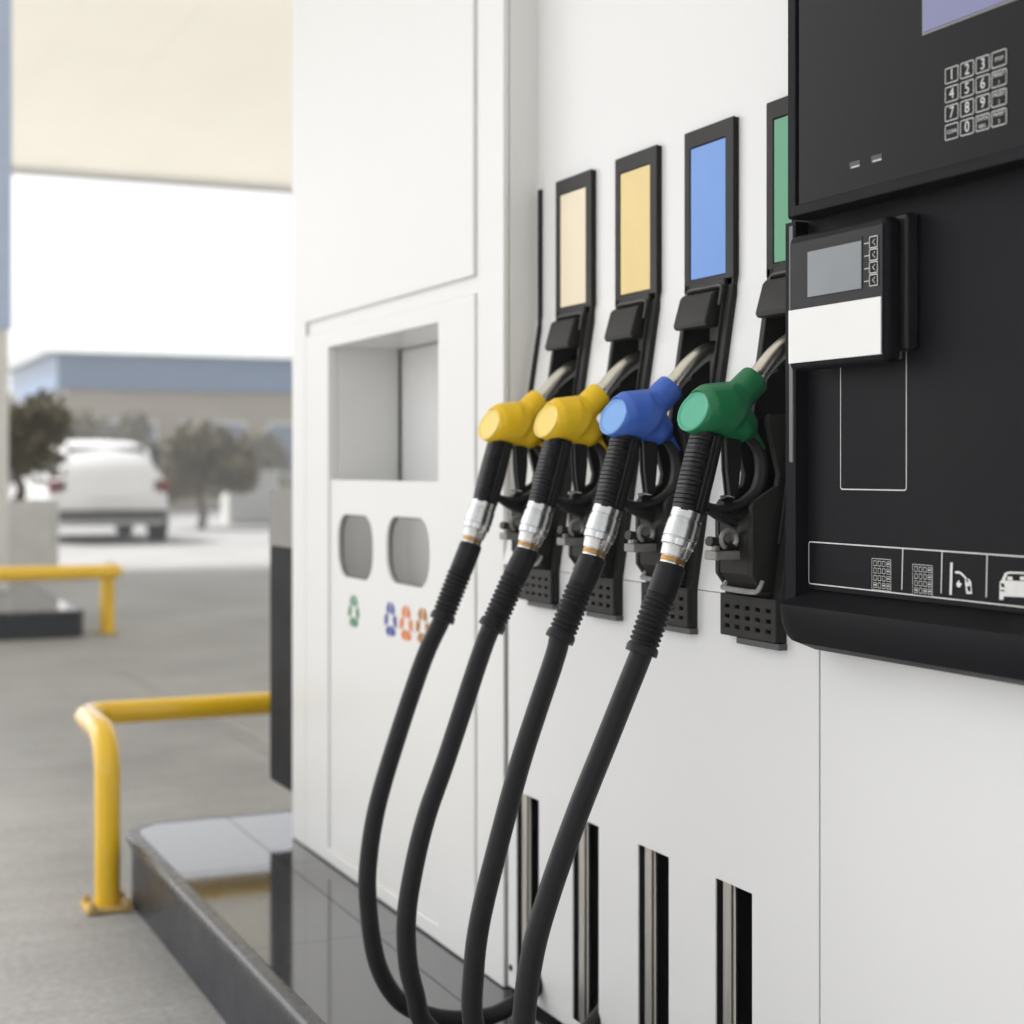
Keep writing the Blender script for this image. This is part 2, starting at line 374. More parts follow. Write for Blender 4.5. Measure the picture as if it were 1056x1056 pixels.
# ---- nozzle boot (one mesh set, built round w = 0)
def xf(z): return xpan(z) - 0.009
bf = MB()
for s in (-1, 1):
    a, b = s * 0.046, s * 0.064
    poly = [(xf(1.30), 1.300), (xf(ZK), ZK), (xf(.882), .882), (xf(.832), .832), (1.13, .832), (1.14, .90), (1.215, 1.02), (1.235, ZK), (1.235, 1.3)]
    bf.prismY(poly, a, b)
    bf.prismY([(xf(1.30) - .004, 1.298), (xf(ZK) - .004, ZK), (xf(.95) - .004, .95), (xf(.95) + .004, .95), (xf(ZK) + .004, ZK), (xf(1.3) + .004, 1.298)], s * 0.0455, s * 0.050)
bf.box(XU - 0.0055, XU + 0.03, -0.0655, 0.0645, 1.2985, 1.512)
bf.sheet([-0.066, -0.0445, 0.0485, 0.065], [1.287, 1.3045, 1.4885, 1.513], lambda y, z: -0.0445 < y < .0485 and 1.3045 < z < 1.4885, lambda z: XU - .009, .004)
# deep pocket behind the spout
bf.prismY([(1.205, 0.95), (1.235, ZK), (1.24, ZK), (1.21, 0.95)], -0.046, 0.046)
bf.prismY([(1.19, 0.97), (1.222, ZK), (1.232, ZK), (1.203, 0.97)], -0.006, 0.006)
bf.box(1.151, 1.236, -0.046, 0.046, 1.285, 1.299)
# lower housing
hp = [(1.079, .893), (1.065, .912), (1.0645, .996), (1.070, 1.004), (1.100, 1.021), (1.103, 1.035), (1.086, 1.100), (1.090, 1.108), (1.15, 1.108), (1.16, .893)]
bf.prismY(hp, -0.044, -0.034); bf.prismY(hp, 0.034, 0.044)
bf.prismY([(1.081, .8935), (1.066, .913), (1.0655, .985), (1.09, .997), (1.14, 1.0), (1.15, .8935)], -0.034, 0.034)
bf.prismY([(1.086, .886), (1.076, .8932), (1.14, .8932), (1.14, .886)], -0.045, 0.045)
# grille plate with slots
gy = [-0.064]
for k in range(5): gy += [-0.052 + k * 0.0235, -0.052 + k * 0.0235 + 0.0100]
gy += [0.064]; gz = [.832]
for k in range(3): gz += [.8425 + k * .0125, .8425 + k * .0125 + .0037]
gz += [.885]
holes = [((gy[1 + 2 * i] + gy[2 + 2 * i]) / 2, (gz[1 + 2 * j] + gz[2 + 2 * j]) / 2) for i in range(5) for j in range(3)]
bf.sheet(gy, gz, lambda y, z: any(abs(y - a) < .003 and abs(z - b) < .001 for a, b in holes), lambda z: 1.0845, 0.006)
boot_me = bf.mesh('nozzle_boot', boot_black())
hood = MB().prismY([(1.140, 1.282), (1.136, 1.277), (1.125, 1.239), (1.128, 1.233), (1.16, 1.235), (1.17, 1.284)], -0.040, 0.047)
hood_me = hood.mesh('hood', boot_black())
arch = spline([(1.1432, 0.042, 1.262), (1.1462, 0.0435, 1.281), (1.1475, 0.038, 1.2885), (1.1475, 0, 1.289), (1.1475, -0.042, 1.2885), (1.1462, -0.0475, 1.281), (1.1432, -0.047, 1.262)], 6)
arch_me = MB().tube(arch, 0.0022, 8).mesh('hood_bead', mat('grey_bead', (0.06, 0.06, 0.057), 0.35, var=.1))
gback_me = MB().box(1.0905, 1.0985, -0.063, 0.063, .833, .8845).mesh('grille_back', pitch())
sill_me = MB().box(1.0875, 1.0995, -0.066, 0.030, .8235, .8315).mesh('mounting_tab', mat('grey_tab', (0.075, 0.075, 0.08), 0.5, var=.2, vscale=40))
rim = spline([(1.078, 0.034, .9065), (1.074, 0.034, .898), (1.070, 0.028, .8935), (1.070, -0.036, .8925), (1.074, -0.044, .897), (1.078, -0.045, .9065)], 6)
rim_me = MB().tube(rim, 0.0028, 8, flat=1.4).mesh('cup_rim', mat('pale_rim', (0.30, 0.30, 0.30), 0.35, var=.3, vscale=60))
def q4(u, v, w_=0.0):
    p = pY(u, v, YC[3] + w_); return (p.x, w_, p.z)
hk = [q4(730, 524), q4(743, 533), q4(757, 539), q4(760, 550), q4(757, 561), q4(749, 565), q4(741, 560), q4(731, 558)]
hook = MB().tube(spline(hk, 6), 0.0062, 10, flat=1.5)
hook.prismY([q4(744, 517)[::2], q4(770, 519)[::2], q4(772, 560)[::2], q4(758, 565)[::2], q4(763, 545)[::2], q4(744, 530)[::2]], -0.006, 0.006)
hook_me = hook.mesh('lock_hook', black())
loop_pts = [(q4(747, 556)[0] + .011 * math.cos(a), -0.011, q4(747, 556)[2] + .011 * math.sin(a)) for a in [R(x) for x in range(-40, 241, 20)]]
loop_me = MB().tube(loop_pts, 0.0034, 10).mesh('padlock_loop', zinc())
la, lb = q4(732, 571), q4(765, 577)
latch_me = MB().box(la[0], 1.072, -0.014, 0.014, la[2] - .0075, la[2] + .0035).box(la[0] + .004, la[0] + .011, -0.006, 0.004, la[2] + .003, la[2] + .018).mesh('latch_plate', zinc())
LABC = [(0.82, 0.70, 0.49), (0.78, 0.58, 0.20), (0.10, 0.27, 0.70), (0.06, 0.31, 0.15)]
LABN = ['pale cream blank label plate', 'sand yellow blank label plate', 'sky blue blank label plate', 'green blank label plate']
for i, c in enumerate(YC):
    b = link('nozzle_boot', boot_me, disp, 0.0022, 2, (0, c, 0))
    def sub(nm, me, bev=0):
        o = bpy.data.objects.new(nm, me); sc.collection.objects.link(o); o.parent = b
        if bev:
            m = o.modifiers.new('bevel', 'BEVEL'); m.width = bev; m.segments = 2; m.harden_normals = True; m.limit_method = 'ANGLE'; m.angle_limit = R(40)
        return o
    sub('hood', hood_me, .004); sub('hood_bead', arch_me); sub('grille_back', gback_me); sub('mounting_tab', sill_me, .001); sub('cup_rim', rim_me)
    sub('lock_hook', hook_me); sub('padlock_loop', loop_me); sub('latch_plate', latch_me, .0015)
    lm = mat('label_' + str(i), LABC[i], 0.22, var=0.04, vscale=10, rvar=.03)
    lp = sub('label_plate', MB().box(XU - 0.0078, XU - 0.005, -0.0438, 0.0478, 1.3052, 1.4878).mesh('label_plate', lm), .0006); lp['label'] = LABN[i]

# ---- console
XA, XC, XP = 1.040, 1.055, 1.072               # key panel, frame, lower panel planes
YRt = 0.70                                       # right end of the console
cons = MB()
yl0, yl1 = yX(807.5, XC), yX(820.5, XC)
zt = 2.05
zbar1, zbar0 = zX(824, 212, XA), zX(824, 223, XA)
zp0 = zX(833, 607, XP)
# left post with chamfer to the lower panel
cons.prismZ([(XC + .04, yl0), (XC + .006, yl0), (XC, yl0 - .005), (XC, yl1), (XP, yX(832.5, XP)), (XP + .02, yX(832.5, XP)), (XP + .02, yl0)], zX(815, 624, 1.037) + .0005, zbar0 - .0006)
# bottom sill swept along the console
sill = [(XP + .004, zp0), (1.045, zX(815, 621, 1.04)), (1.037, zX(815, 624, 1.037)), (1.036, zX(815, 630, 1.036)), (1.0395, .862), (1.048, .845), (1.072, .836), (1.0985, .833), (1.0985, .86), (XP + .02, zp0)]
n = len(sill); vs = []; secs = []
yS = yl0
for k, (yy, sc_) in enumerate(((yS, 0.0), (yS - .0015, .25), (yS - .006, .52), (yS - .014, .76), (yS - .026, .93), (yS - .04, 1.0), (YRt, 1.0))):
    zc_, xc_ = .885, 1.075
    secs.append([(xc_ + (x - xc_) * (0.45 + .55 * sc_) if x < xc_ else x, yy, zc_ + (z - zc_) * (0.45 + .55 * sc_) if z < zc_ else z) for x, z in sill])
vs = [p for s in secs for p in s]
fs = [(i * n + j, i * n + (j + 1) % n, (i + 1) * n + (j + 1) % n, (i + 1) * n + j) for i in range(len(secs) - 1) for j in range(n)] + [tuple(range(n)), tuple((len(secs) - 1) * n + j for j in range(n))]
cons.add(vs, fs)
cons.box(XP + .0205, 1.17, YRt, yl0 - .001, .862, zt)
cons.box(XP + .0205, 1.17, yl0 - .0005, 1.634, zbar0 - .03, zt)
cons.build('console_frame', console_black(), disp, bevel=0.003, seg=2, angle=40)
lpn = MB().box(XP, XP + .018, YRt, yX(833, XP), zp0, zbar0 + .02).build('console_panel', console_black(), disp)
lpr = MB()
X_ = XP - .0006
def seg_line(mb, X, u0, v0, u1, v1, wpx=1.2, mi=0):
    a, b = pX(u0, v0, X), pX(u1, v1, X); dd = (b - a).normalized(); nn = Vector((0, -dd.z, dd.y)) * (wpx * 1.1e-3 / 2)
    mb.add([a + nn, b + nn, b - nn, a - nn], [(0, 1, 2, 3)], mi)
ya, yb = yX(866.5, X_), yX(935, X_); za, zb = zX(866.5, 505, X_), zX(866.5, 350, X_)
outline(lpr, X_, ya, yb, za, zb, .004, .0012, 0)
zi1, zi0 = zX(833.5, 558, X_), zX(832, 602, X_)
outline(lpr, X_, yX(833.5, X_) - .0005, YRt + .02, zi0, zi1, .004, .0013, 0)
for u, v0, v1 in ((931, 566, 608), (971.5, 569, 612), (1018, 571, 616)): seg_line(lpr, X_, u, v0, u - 1, v1, 1.3)
def pad_icon(u, v, wpx, hpx):
    y, z = yX(u, X_), zX(u, v, X_); wd, ht = wpx, hpx
    outline(lpr, X_, y, y - wd, z, z - ht, .001, .0005, 0)
    for r_ in range(4):
        for c_ in range(4):
            yy = y - wd * (.10 + c_ * .225); z_ = z - ht * (.07 + r_ * .23)
            outline(lpr, X_ - .0001, yy, yy - wd * (.16 if c_ < 3 else .19), z_, z_ - ht * .17, .0006, .0005, 0)
            if c_ == 3 or (r_ == 3 and c_ != 1): lpr.add([(X_ - .0002, yy - .001, z_ - .002), (X_ - .0002, yy - wd * .15, z_ - .002), (X_ - .0002, yy - wd * .15, z_ - .0032), (X_ - .0002, yy - .001, z_ - .0032)], [(0, 1, 2, 3)])
pad_icon(899, 575.5, .0335, .034); pad_icon(941, 581.5, .0325, .032)
def ipoly(pts): lpr.add([pX(u, v, X_ - .0001) for u, v in pts], [tuple(range(len(pts)))])
ipoly([(980, 580), (982.5, 580), (981.5, 613.5), (979, 613.5)])
for a, b in zip([(985, 590), (990, 590.5), (994, 594), (997, 598)], [(990, 590.5), (994, 594), (997, 598), (998.5, 600)]): seg_line(lpr, X_ - .0001, *a, *b, 2.2)
ipoly([(995, 598), (999, 596.5), (1001.5, 600), (1002.5, 612.5), (996.5, 612.5), (995.5, 604)])
ipoly([(986, 602), (989, 598), (990, 601), (992, 602), (989.5, 606), (987, 605)])
# car icon seen from behind
ipoly([(1031, 600), (1033, 598), (1036, 591), (1040, 589.5), (1072, 590.5), (1076, 593), (1080, 601), (1082, 604), (1082, 621), (1078, 621), (1078, 617), (1035, 615), (1035, 618.5), (1030.5, 618.5)])
def dpoly(pts, off=.0004): lpr.add([pX(u, v, X_ - off) for u, v in pts], [tuple(range(len(pts)))], 1)
dpoly([(1036.5, 598.5), (1038.5, 592.5), (1041, 591.5), (1071, 592.5), (1074, 594.5), (1076.5, 600)])
dpoly([(1032, 601), (1035.5, 602), (1036, 606), (1032.5, 605)]); dpoly([(1032, 608), (1036, 608.5), (1036, 610), (1032, 609.5)])
dpoly([(997, 605), (1000.5, 604), (1001, 609.5), (998.5, 610)])
for a, b in ((1039, 1044), (1052, 1057)): lpr.add([pX(u, v, X_ - .0007) for u, v in ((a, 594.5), (b, 594.7), (b + .3, 598.5), (a - .3, 598))], [(0, 1, 2, 3)])
lpr.build('printed_lines', [ink(), console_black()], lpn, smooth=False)
ts = MB().box(XC - .0015, XC + .004, yX(818.5, XC), yX(814.5, XC), zX(816, 477, XC), zbar0 - .005).build('edge_trim', mat('satin_grey_edge', (0.13, 0.13, 0.135), 0.3, var=.1, vscale=20), disp, bevel=.001)
# upper key panel
up = MB()
up.box(XA + .004, XC + .03, YRt, yX(812.5, XA + .004), zbar0 + .0005, zt)
up.box(XA - .004, XA + .006, YRt, yX(819.5, XA), zbar0, zbar1)
up.box(XA - .002, XA + .006, yX(821.5, XA), yX(813.5, XA), zbar0 + .001, zt)
upo = up.build('key_panel', console_black(), disp, bevel=.0015)
MB().box(XA, XA + .003, YRt + .01, yX(824, XA), zbar1 + .001, zt - .01).build('glass_face', gloss_black(), upo)
# screen with bezel
sy, sz = yX(952, XA), zX(952, 37, XA)
MB().box(XA - .0012, XA + .001, YRt + .06, sy, sz, zt - .05).build('screen_bezel', mat('bezel_grey', (0.22, 0.21, 0.2), 0.35, var=.1), upo)
MB().box(XA - .0022, XA, YRt + .065, sy - .003, sz + .0025, zt - .055).build('display_screen', mat('lavender_lcd', (0.17, 0.175, 0.34), 0.15, var=.05, vscale=4), upo)
# keypad
cu = [(975.3, 989), (991, 1005), (1007, 1021.3), (1023.2, 1038.8)]
kt = [['1', '2', '3', 'STOP'], ['4', '5', '6', 'PRESET\n1'], ['7', '8', '9', 'PRESET\n2'], ['CLEAR', '0', 'ENTER\nREFL.', 'PRESET\n3']]
z1 = zX(975.3, 71.4, XA); kp = (zX(975.3, 71.4, XA) - zX(975.3, 129.5, XA)) / 3 * 1.0; kh = kp * .83
for r_ in range(4):
    for c_ in range(4):
        y0, y1 = yX(cu[c_][0], XA), yX(cu[c_][1], XA); za = z1 - r_ * kp; zb = za - kh
        k = MB(); k.prismX(rrect(y0, y1, zb, za, .002), XA - .0006, XA + .001, 0)
        outline(k, XA - .0009, y0, y1, zb, za, .002, .0008)
        s = kt[r_][c_]; yc, zc = (y0 + y1) / 2, (za + zb) / 2
        if len(s) == 1: put_text(k, s, .0150, XA - .0009, yc, zc)
        else:
            ls = s.split('\n')
            for li, l in enumerate(ls): put_text(k, l, .0050, XA - .0009, yc, zc + (.0035 if len(ls) > 1 else 0) - li * .007)
        k.build('key', [gloss_black(), ink()], upo, smooth=False)
for (u, v) in ((882, 169.5), (904.5, 163)):
    y, z = yX(u, XA), zX(u, v, XA); t_ = MB().box(XA - .0004, XA + .001, y + .0095, y - .0085, z - .0035, z + .0035)
    for q in range(7): t_.box(XA - .0008, XA, y + .006 - q * .0021, y + .0047 - q * .0021, z - .0035, z - .0016, 1)
    t_.build('indicator_window', [mat('dark_window', (.018, .018, .02), .3), ink()], upo, smooth=False)
# payment terminal
XT = 1.034
tz1, tz0 = zX(814, 244, XT), zX(813, 383, XT)
ty1, ty0 = yX(812, XT), yX(922.5, 1.045)
term = MB().box(XT, 1.056, ty0, ty1, tz0, tz1).build('payment_terminal', console_black(), disp, bevel=.0085, seg=3)
MB().box(1.056, 1.060, ty0 + .006, ty1 - .006, tz0 + .004, tz1 - .004).build('gasket', mat('satin_grey_edge', (0.13, 0.13, 0.135)), term, bevel=.0015)
MB().box(1.0545, XP - .0005, yX(949, XP), ty1 - .02, tz0 + .012, tz1 + .003).build('rear_housing', black(), term, bevel=.004)
def tface(nm, c4, x0, x1, m, bev=.0006):
    (ua, va), (ub, vb) = c4
    return MB().box(x0, x1, yX(ua, XT), yX(ub, XT), zX(ua, va, XT), zX(ua, vb, XT)).build(nm, m, term, bevel=bev)
tface('front_plate', ((815.5, 252), (911, 374)), XT - .0012, XT + .003, mat('terminal_face', (0.018, 0.0175, 0.0195), 0.4, spec=0.2, var=.1, vscale=20, rvar=.05), .0008)
tface('screen_recess', ((830.5, 257), (890.5, 308)), XT - .0018, XT + .001, pitch(), 0)
scr = tface('screen', ((834.5, 260), (890, 306.8)), XT - .0024, XT, mat('grey_lcd', (0.20, 0.22, 0.235), 0.12, var=.12, vscale=9, rvar=.03), .0003)
tface('blank_label', ((814.8, 320.7), (910, 375.2)), XT - .0024, XT, mat('label_white', (0.83, 0.83, 0.82), 0.4, var=.02), .0004)
for k in range(4):
    ua, ub = 898.2, 907.0; y0, y1 = yX(ua, XT), yX(ub, XT); pk = (zX(898, 244.4, XT) - zX(898, 283.6, XT)) / 3
    za = zX(898, 244.4, XT) - k * pk; zb = za - pk * .93; b = MB(); b.prismX(rrect(y0, y1, zb, za, .0015), XT - .002, XT, 0)
    outline(b, XT - .0023, y0, y1, zb, za, .0015, .0009)
    yc, zc = (y0 + y1) / 2, (za + zb) / 2; hw, hh = .0022, .0032
    for sgn in (1, -1):
        b.add([(XT - .0023, yc + hw, zc), (XT - .0023, yc - hw, zc + sgn * hh), (XT - .0023, yc - hw - .0011, zc + sgn * hh), (XT - .0023, yc + hw - .0011, zc)], [(0, 1, 2, 3)], 1)
    b.box(XT - .0021, XT - .001, y0 + .009, y0 + .001, zc - .0003, zc + .0004, 1)
    b.build('soft_key', [console_black(), ink()], term, smooth=False)

# ================================================================== NOZZLES WITH HOSES
tmp_parts = []
def remesh(name, mb, voxel, mats, it=8):
    me = mb.mesh(name + '_raw', mats); o = bpy.data.objects.new('raw', me); sc.collection.objects.link(o)
    m = o.modifiers.new('r', 'REMESH'); m.mode = 'VOXEL'; m.voxel_size = voxel; m.use_smooth_shade = True
    s = o.modifiers.new('s', 'SMOOTH'); s.factor = 0.5; s.iterations = it
    out = bpy.data.meshes.new_from_object(o.evaluated_get(bpy.context.evaluated_depsgraph_get())); out.name = name
    bpy.data.objects.remove(o); bpy.data.meshes.remove(me)
    out.polygons.foreach_set('use_smooth', [True] * len(out.polygons))
    return out
def Q(u, v, w_=0.0): return Vector(q4(u, v, w_))
def capsule(mb, a, b, ra, rb, flat=1.0):
    a, b = Vector(a), Vector(b); ax = (b - a).normalized(); L_ = (b - a).length; pr = []
    pts = []; rads = []
    for i in range(7):
        t = R(90 * i / 6); pts.append(a - ax * ra * math.cos(t)); rads.append(max(1e-4, ra * math.sin(t)))
    for i in range(1, 7):
        t = R(90 * (1 - i / 6)); 
        pts.append(b + ax * rb * math.cos(t)); rads.append(max(1e-4, rb * math.sin(t)))
    pts.insert(7, b); rads.insert(7, rb)
    n_ = len(pts)
    mb.tube(pts, lambda s, th: rads[min(n_ - 1, int(round(s * (n_ - 1))))], 20, flat=flat)
cv = MB()
bn = Vector((-math.cos(R(22)), -.22, math.sin(R(22)))).normalized()            # cap face normal
c0 = Q(715.5, 424.5); c1 = Q(744, 421.5); c2 = Q(762, 434)
cv.tube([c0, c0 - bn * .006, c0.lerp(c1, .5), c1, c1.lerp(c2, .6), c2], lambda s, th: [.0262, .0290, .0325, .0342, .0305, .020][int(round(s * 5))], 28)
capsule(cv, Q(747, 421), Q(764, 438), .0295, .0215)
capsule(cv, Q(740, 418), Q(753.5, 415), .027, .0262)
capsule(cv, Q(742, 430), Q(763, 440), .0275, .0190)
capsule(cv, Q(740, 428), Q(762, 446), .026, .0135)
capsule(cv, Q(752, 418), Q(768, 402), .0250, .0190)
cv.tube([Q(764, 406), Q(772, 397.5), Q(779, 390.5)], lambda s, th: [.0205, .0202, .0196][int(round(s * 2))], 24)
cv.prismY([Q(766, 440).xz[:], Q(776, 441).xz[:], Q(787.5, 463).xz[:], Q(784, 463).xz[:], Q(776, 458).xz[:]], -.008, .008)
cover_me = remesh('cover', cv, 0.0015, mat('tmp', (1, 1, 1)), 12)
# end cap
capm = MB(); capm.lathe(c0 - bn * .003, c0 + bn, [(0, .0245), (.0030, .0262), (.0045, .0258), (.0052, .0248), (.0050, .0230), (.0041, .0220), (.0040, .0200), (.0043, .0001)], 40)
cap_me = capm.mesh('end_cap', mat('tmp', (1, 1, 1)), angle=50)
# spout
sp = spline([Q(777, 393), Q(783, 386), Q(795, 371), Q(806, 360), Q(817, 352), Q(828, 348)], 6)
spout_me = MB().tube(sp, lambda s, th: .0122 if s > .12 else .0126, 20).mesh('spout', spoutm())
ring_me = MB().tube([Q(778.5, 391), Q(781.5, 387.8)], .0142, 24).mesh('spout_ring', metal())
pinm = MB().tube([Q(794, 384, -.003), Q(800, 380, -.003)], .0035, 10).mesh('sensor_pin', zinc())
# grip
ga, gb = Q(729.5, 447), Q(709.5, 528.5)
NR = 110; path, _ = resample([ga, gb], NR)
def grip_r(s, th):
    c_, n_ = math.cos(th), math.sin(th)      # c_: +Y is 1; camera side is c_ = -1 ; n_: across in the XZ plane
    base = .0182 / (abs(c_) ** 3.2 + abs(n_) ** 3.2) ** (1 / 3.2)
    base *= 1.0 + 0.05 * math.sin(math.pi * s)
    ph = (s * 17.5) % 1.0
    d_ = math.degrees(math.atan2(n_, -c_))    # 0 = straight at the camera side
    side = GSIDE * d_
    if 8 < side < 125 and .03 < s < .95: base -= .0010 if ph < .2 else 0
    elif -75 < side < 6 and .03 < s < .97: base -= .0012 if (side % 18) < 7 else 0
    return base
GSIDE = 1
grip_me = MB().tube(path, grip_r, 64, flat=1.0).mesh('grip', rubber(), angle=28)
# trigger and guard
tr = MB()
for w0, w1, gx in ((-.008, -.0035, 0), (-.0035, .0035, 1.3), (.0035, .008, 0)):
    tr.prismY([Q(746 + gx, 452).xz[:], Q(761 - gx, 452).xz[:], Q(761 - gx, 478).xz[:], Q(758 - gx, 512).xz[:], Q(750 + gx, 512).xz[:], Q(747 + gx, 485).xz[:]], w0, w1)
trig_me = tr.mesh('trigger', rubber())
tpin_me = MB().tube([Q(742, 513, -.010), Q(750, 512, -.011), Q(757, 513.5, -.010)], .0022, 8).mesh('trigger_pin', metal())
gd = spline([Q(768, 448), Q(778, 458), Q(784, 472), Q(784.5, 490), Q(779, 507), Q(766, 519), Q(750, 525), Q(734, 524), Q(722, 519)], 6)
guard_me = MB().tube(gd, lambda s, th: .0052 + .002 * math.sin(math.pi * s), 14, flat=1.6).mesh('trigger_guard', black())
# swivel coupling
ca, cb = Q(709.5, 527.5), Q(692.2, 583)
cl = (cb - ca).length; S = cl / .0655
prof = [(0, .0185), (.0005, .0198), (.0095, .0200), (.0100, .0192), (.0112, .0192), (.0118, .0203), (.016, .0210), (.033, .0212), (.0338, .0204), (.0345, .0204), (.0352, .0210), (.0353, .0210), (.0424, .0205), (.0425, .0205), (.0432, .0188), (.0440, .0184), (.0555, .0170), (.0560, .0150), (.0655, .0148)]
prof = [(a * S, b) for a, b in prof]
def notch(i, j, r): return r - .0012 if 11 <= i <= 12 and j % 8 < 2 else r
coup_me = MB().lathe(ca, cb, prof, 64, mod=notch).mesh('swivel_coupling', metal(), angle=30)
br_me = MB().lathe(ca + (cb - ca) * .862, cb, [(0, .0150), (.0006, .0156), (.0062, .0156), (.0068, .0150)], 6 * 6, mod=lambda i, j, r: r * (1 - .03 * abs(((j % 6) - 3) / 3))).mesh('brass_nut', brass())
# hoses: pixel centre lines in each bay's own vertical plane
HOSE = [
    [(437, 680), (409.7, 760.5), (389, 831.5), (380, 888), (379.5, 930), (387.4, 987), (404.7, 1024), (428.5, 1042.6), (465.7, 1051), (505.5, 1047.5), (532, 1034)],
    [(494, 680), (461.2, 780), (440, 841), (427, 894), (419.3, 944.5), (420.6, 992), (428.5, 1026.7), (437.8, 1056)],
    [(571.5, 680), (538.6, 780), (513.4, 872.8), (494.9, 949.8), (488.2, 1005.5), (488.2, 1056)],
    [(659, 680), (625, 765), (596.7, 836), (568, 916.7), (549.4, 983), (540, 1056)]]
def hose_pts(i):
    Y = YC[i]; L = [pY(u, v, Y) for u, v in HOSE[i]]
    off = lambda x, dy, z: Vector((x, Y + dy, z))
    if i == 0: tail = [off(1.10, .012, .222), off(1.145, .03, .27), off(1.165, .04, .36)]
    else:
        x, z = L[-1].x, L[-1].z; tail = []
        if z > .34: tail += [off(x + .006, .0, .32), off(x + .034, .0, .245)]
        elif z > .28: tail += [off(x + .025, .0, .238)]
        tail += [off(.885, .0, .203), off(.955, .003, .1862), off(1.025, .006, .1885), off(1.085, .015, .213), off(1.135, .03, .26), off(1.16, .04, .35)]
    return L, tail
NOZ = [('yellow fuel nozzle hanging nearest the recycling cabinet, with black hose', (0.93, 0.60, 0.012), (0.90, 0.68, 0.17)),
       ('yellow fuel nozzle with black hose hanging beside the blue nozzle', (0.93, 0.60, 0.012), (0.90, 0.66, 0.14)),
       ('blue fuel nozzle with black hose hanging between yellow and green nozzles', (0.055, 0.15, 0.60), (0.17, 0.38, 0.78)),
       ('green fuel nozzle with pale green end cap hanging next to the console', (0.012, 0.18, 0.068), (0.06, 0.40, 0.25))]
NZN = ['yellow', 'yellow_light', 'blue', 'green']
S0 = [Q(u, v) for u, v in ((692.2, 582), (690, 590), (683, 610), (673, 638), (664, 664), (661, 674))]
for i in range(4):
    nz_ = thing('fuel_nozzle', (1.04, YC[i], 1.10), NOZ[i][0], 'fuel nozzle', 'fuel nozzles hanging on the pump')
    base = Vector((1.04, 0, 1.10))
    def put(nm, me, bev=0, par=None):
        o = bpy.data.objects.new(nm, me); sc.collection.objects.link(o); o.parent = par or nz_
        if par is None: o.location = -base
        if bev:
            m = o.modifiers.new('bevel', 'BEVEL'); m.width = bev; m.segments = 2; m.harden_normals = True; m.limit_method = 'ANGLE'; m.angle_limit = R(40)
        return o
    cm = cover_me.copy(); cm.materials.clear(); cm.materials.append(mat('nozzle_plastic_' + NZN[i], NOZ[i][1], 0.40, var=.08, vscale=30, rvar=.05, bump=.10, bscale=700)); co = put('cover', cm)
    em = cap_me.copy(); em.materials.clear(); em.materials.append(mat('end_cap_' + NZN[i], NOZ[i][2], 0.34, var=.05, vscale=30, rvar=.04)); put('end_cap', em, 0, co)
    so_ = put('spout', spout_me); put('spout_ring', ring_me, 0, so_); put('sensor_pin', pinm, 0, so_)
    put('grip', grip_me); put('trigger', trig_me, .0012); put('trigger_pin', tpin_me); put('trigger_guard', guard_me)
    cp = put('swivel_coupling', coup_me); put('brass_nut', br_me, 0, cp)
    L, tail = hose_pts(i)
    # ribbed sleeve in this bay, then the hose
    e_ = pY(*[(455.3, 640), (506, 648), (576.5, 660), (661, 674)][i], YC[i]); dl = Vector((e_.x - S0[-1].x, 0, e_.z - S0[-1].z))
    sl_pts = [Vector((p.x, YC[i], p.z)) + dl * (max(0, k_ - 1) / 4) for k_, p in enumerate(S0)]
    full = spline(sl_pts[:-1] + [sl_pts[-1]], 8)
    pts, ln = resample(full, 190)
    def srad(s, th):
        if s < .03: return .0155 + .0021 * s / .03
        if s < .34: return .0178
        if s < .40: return .0178 if (s * 40) % 1 > .3 else .0168
        if s > .93: return .0196
        base_r = .0176 - .0010 * (s - .4)
        ph = ((s - .40) * 18) % 1.0
        return base_r + .0016 * math.sin(math.pi * ph / .68) if ph < .68 else base_r - .0010
    MB().tube(pts, srad, 30).build('hose_sleeve', rubber(), nz_, angle=40)
    hp_ = [sl_pts[-2], sl_pts[-1]] + L[0:] + tail
    hp2, ln = resample(spline(hp_, 10), 150)
    MB().tube(hp2, .0139, 24).build('hose', rubber(), nz_, angle=60)

# ================================================================== RECYCLING CABINET
XCB = 1.10; YA, YB = 2.502, 3.735; ZT = 2.62; XBK = 1.745
cab = thing('recycling_cabinet', (1.42, 3.1, ZI), 'tall white recycling cabinet with two oval drop holes and recycling symbols', 'recycling bin')
W = cream()
MB().box(XCB + .012, XBK, YA, YA + .02, ZI, ZT).build('side_panel', W, cab, bevel=.002)
MB().box(XCB + .012, XBK, YB - .02, YB, ZI, ZT).build('side_panel', W, cab, bevel=.002)
MB().box(XBK - .02, XBK - .001, YA + .02, YB - .02, ZI, ZT).build('back_panel', W, cab)
MB().box(XCB + .012, XBK, YA - .001, YB + .001, ZT, ZT + .03).build('top_panel', W, cab, bevel=.003)
YST = yX(316.8, XCB)
MB().box(XCB - .004, XCB + .012, YST + .0015, YB + .0005, ZI + .001, ZT).build('corner_post', W, cab, bevel=.003)
ydr = yX(491, XCB)                                # right edge of doors
MB().box(XCB - .0, XCB + .011, YA - .0005, ydr - .002, ZI + .001, ZT).build('corner_post', W, cab, bevel=.003)
zd = zX(318, 333, XCB)
MB().box(XCB - .006, XCB + .02, ydr, YST - .001, zd, ZT - .005).build('upper_door', W, cab, bevel=.003)
MB().box(XCB + .003, XCB + .006, ydr + .001, YST - .002, zd - .05, zd + .05).build('door_backing', W, cab)
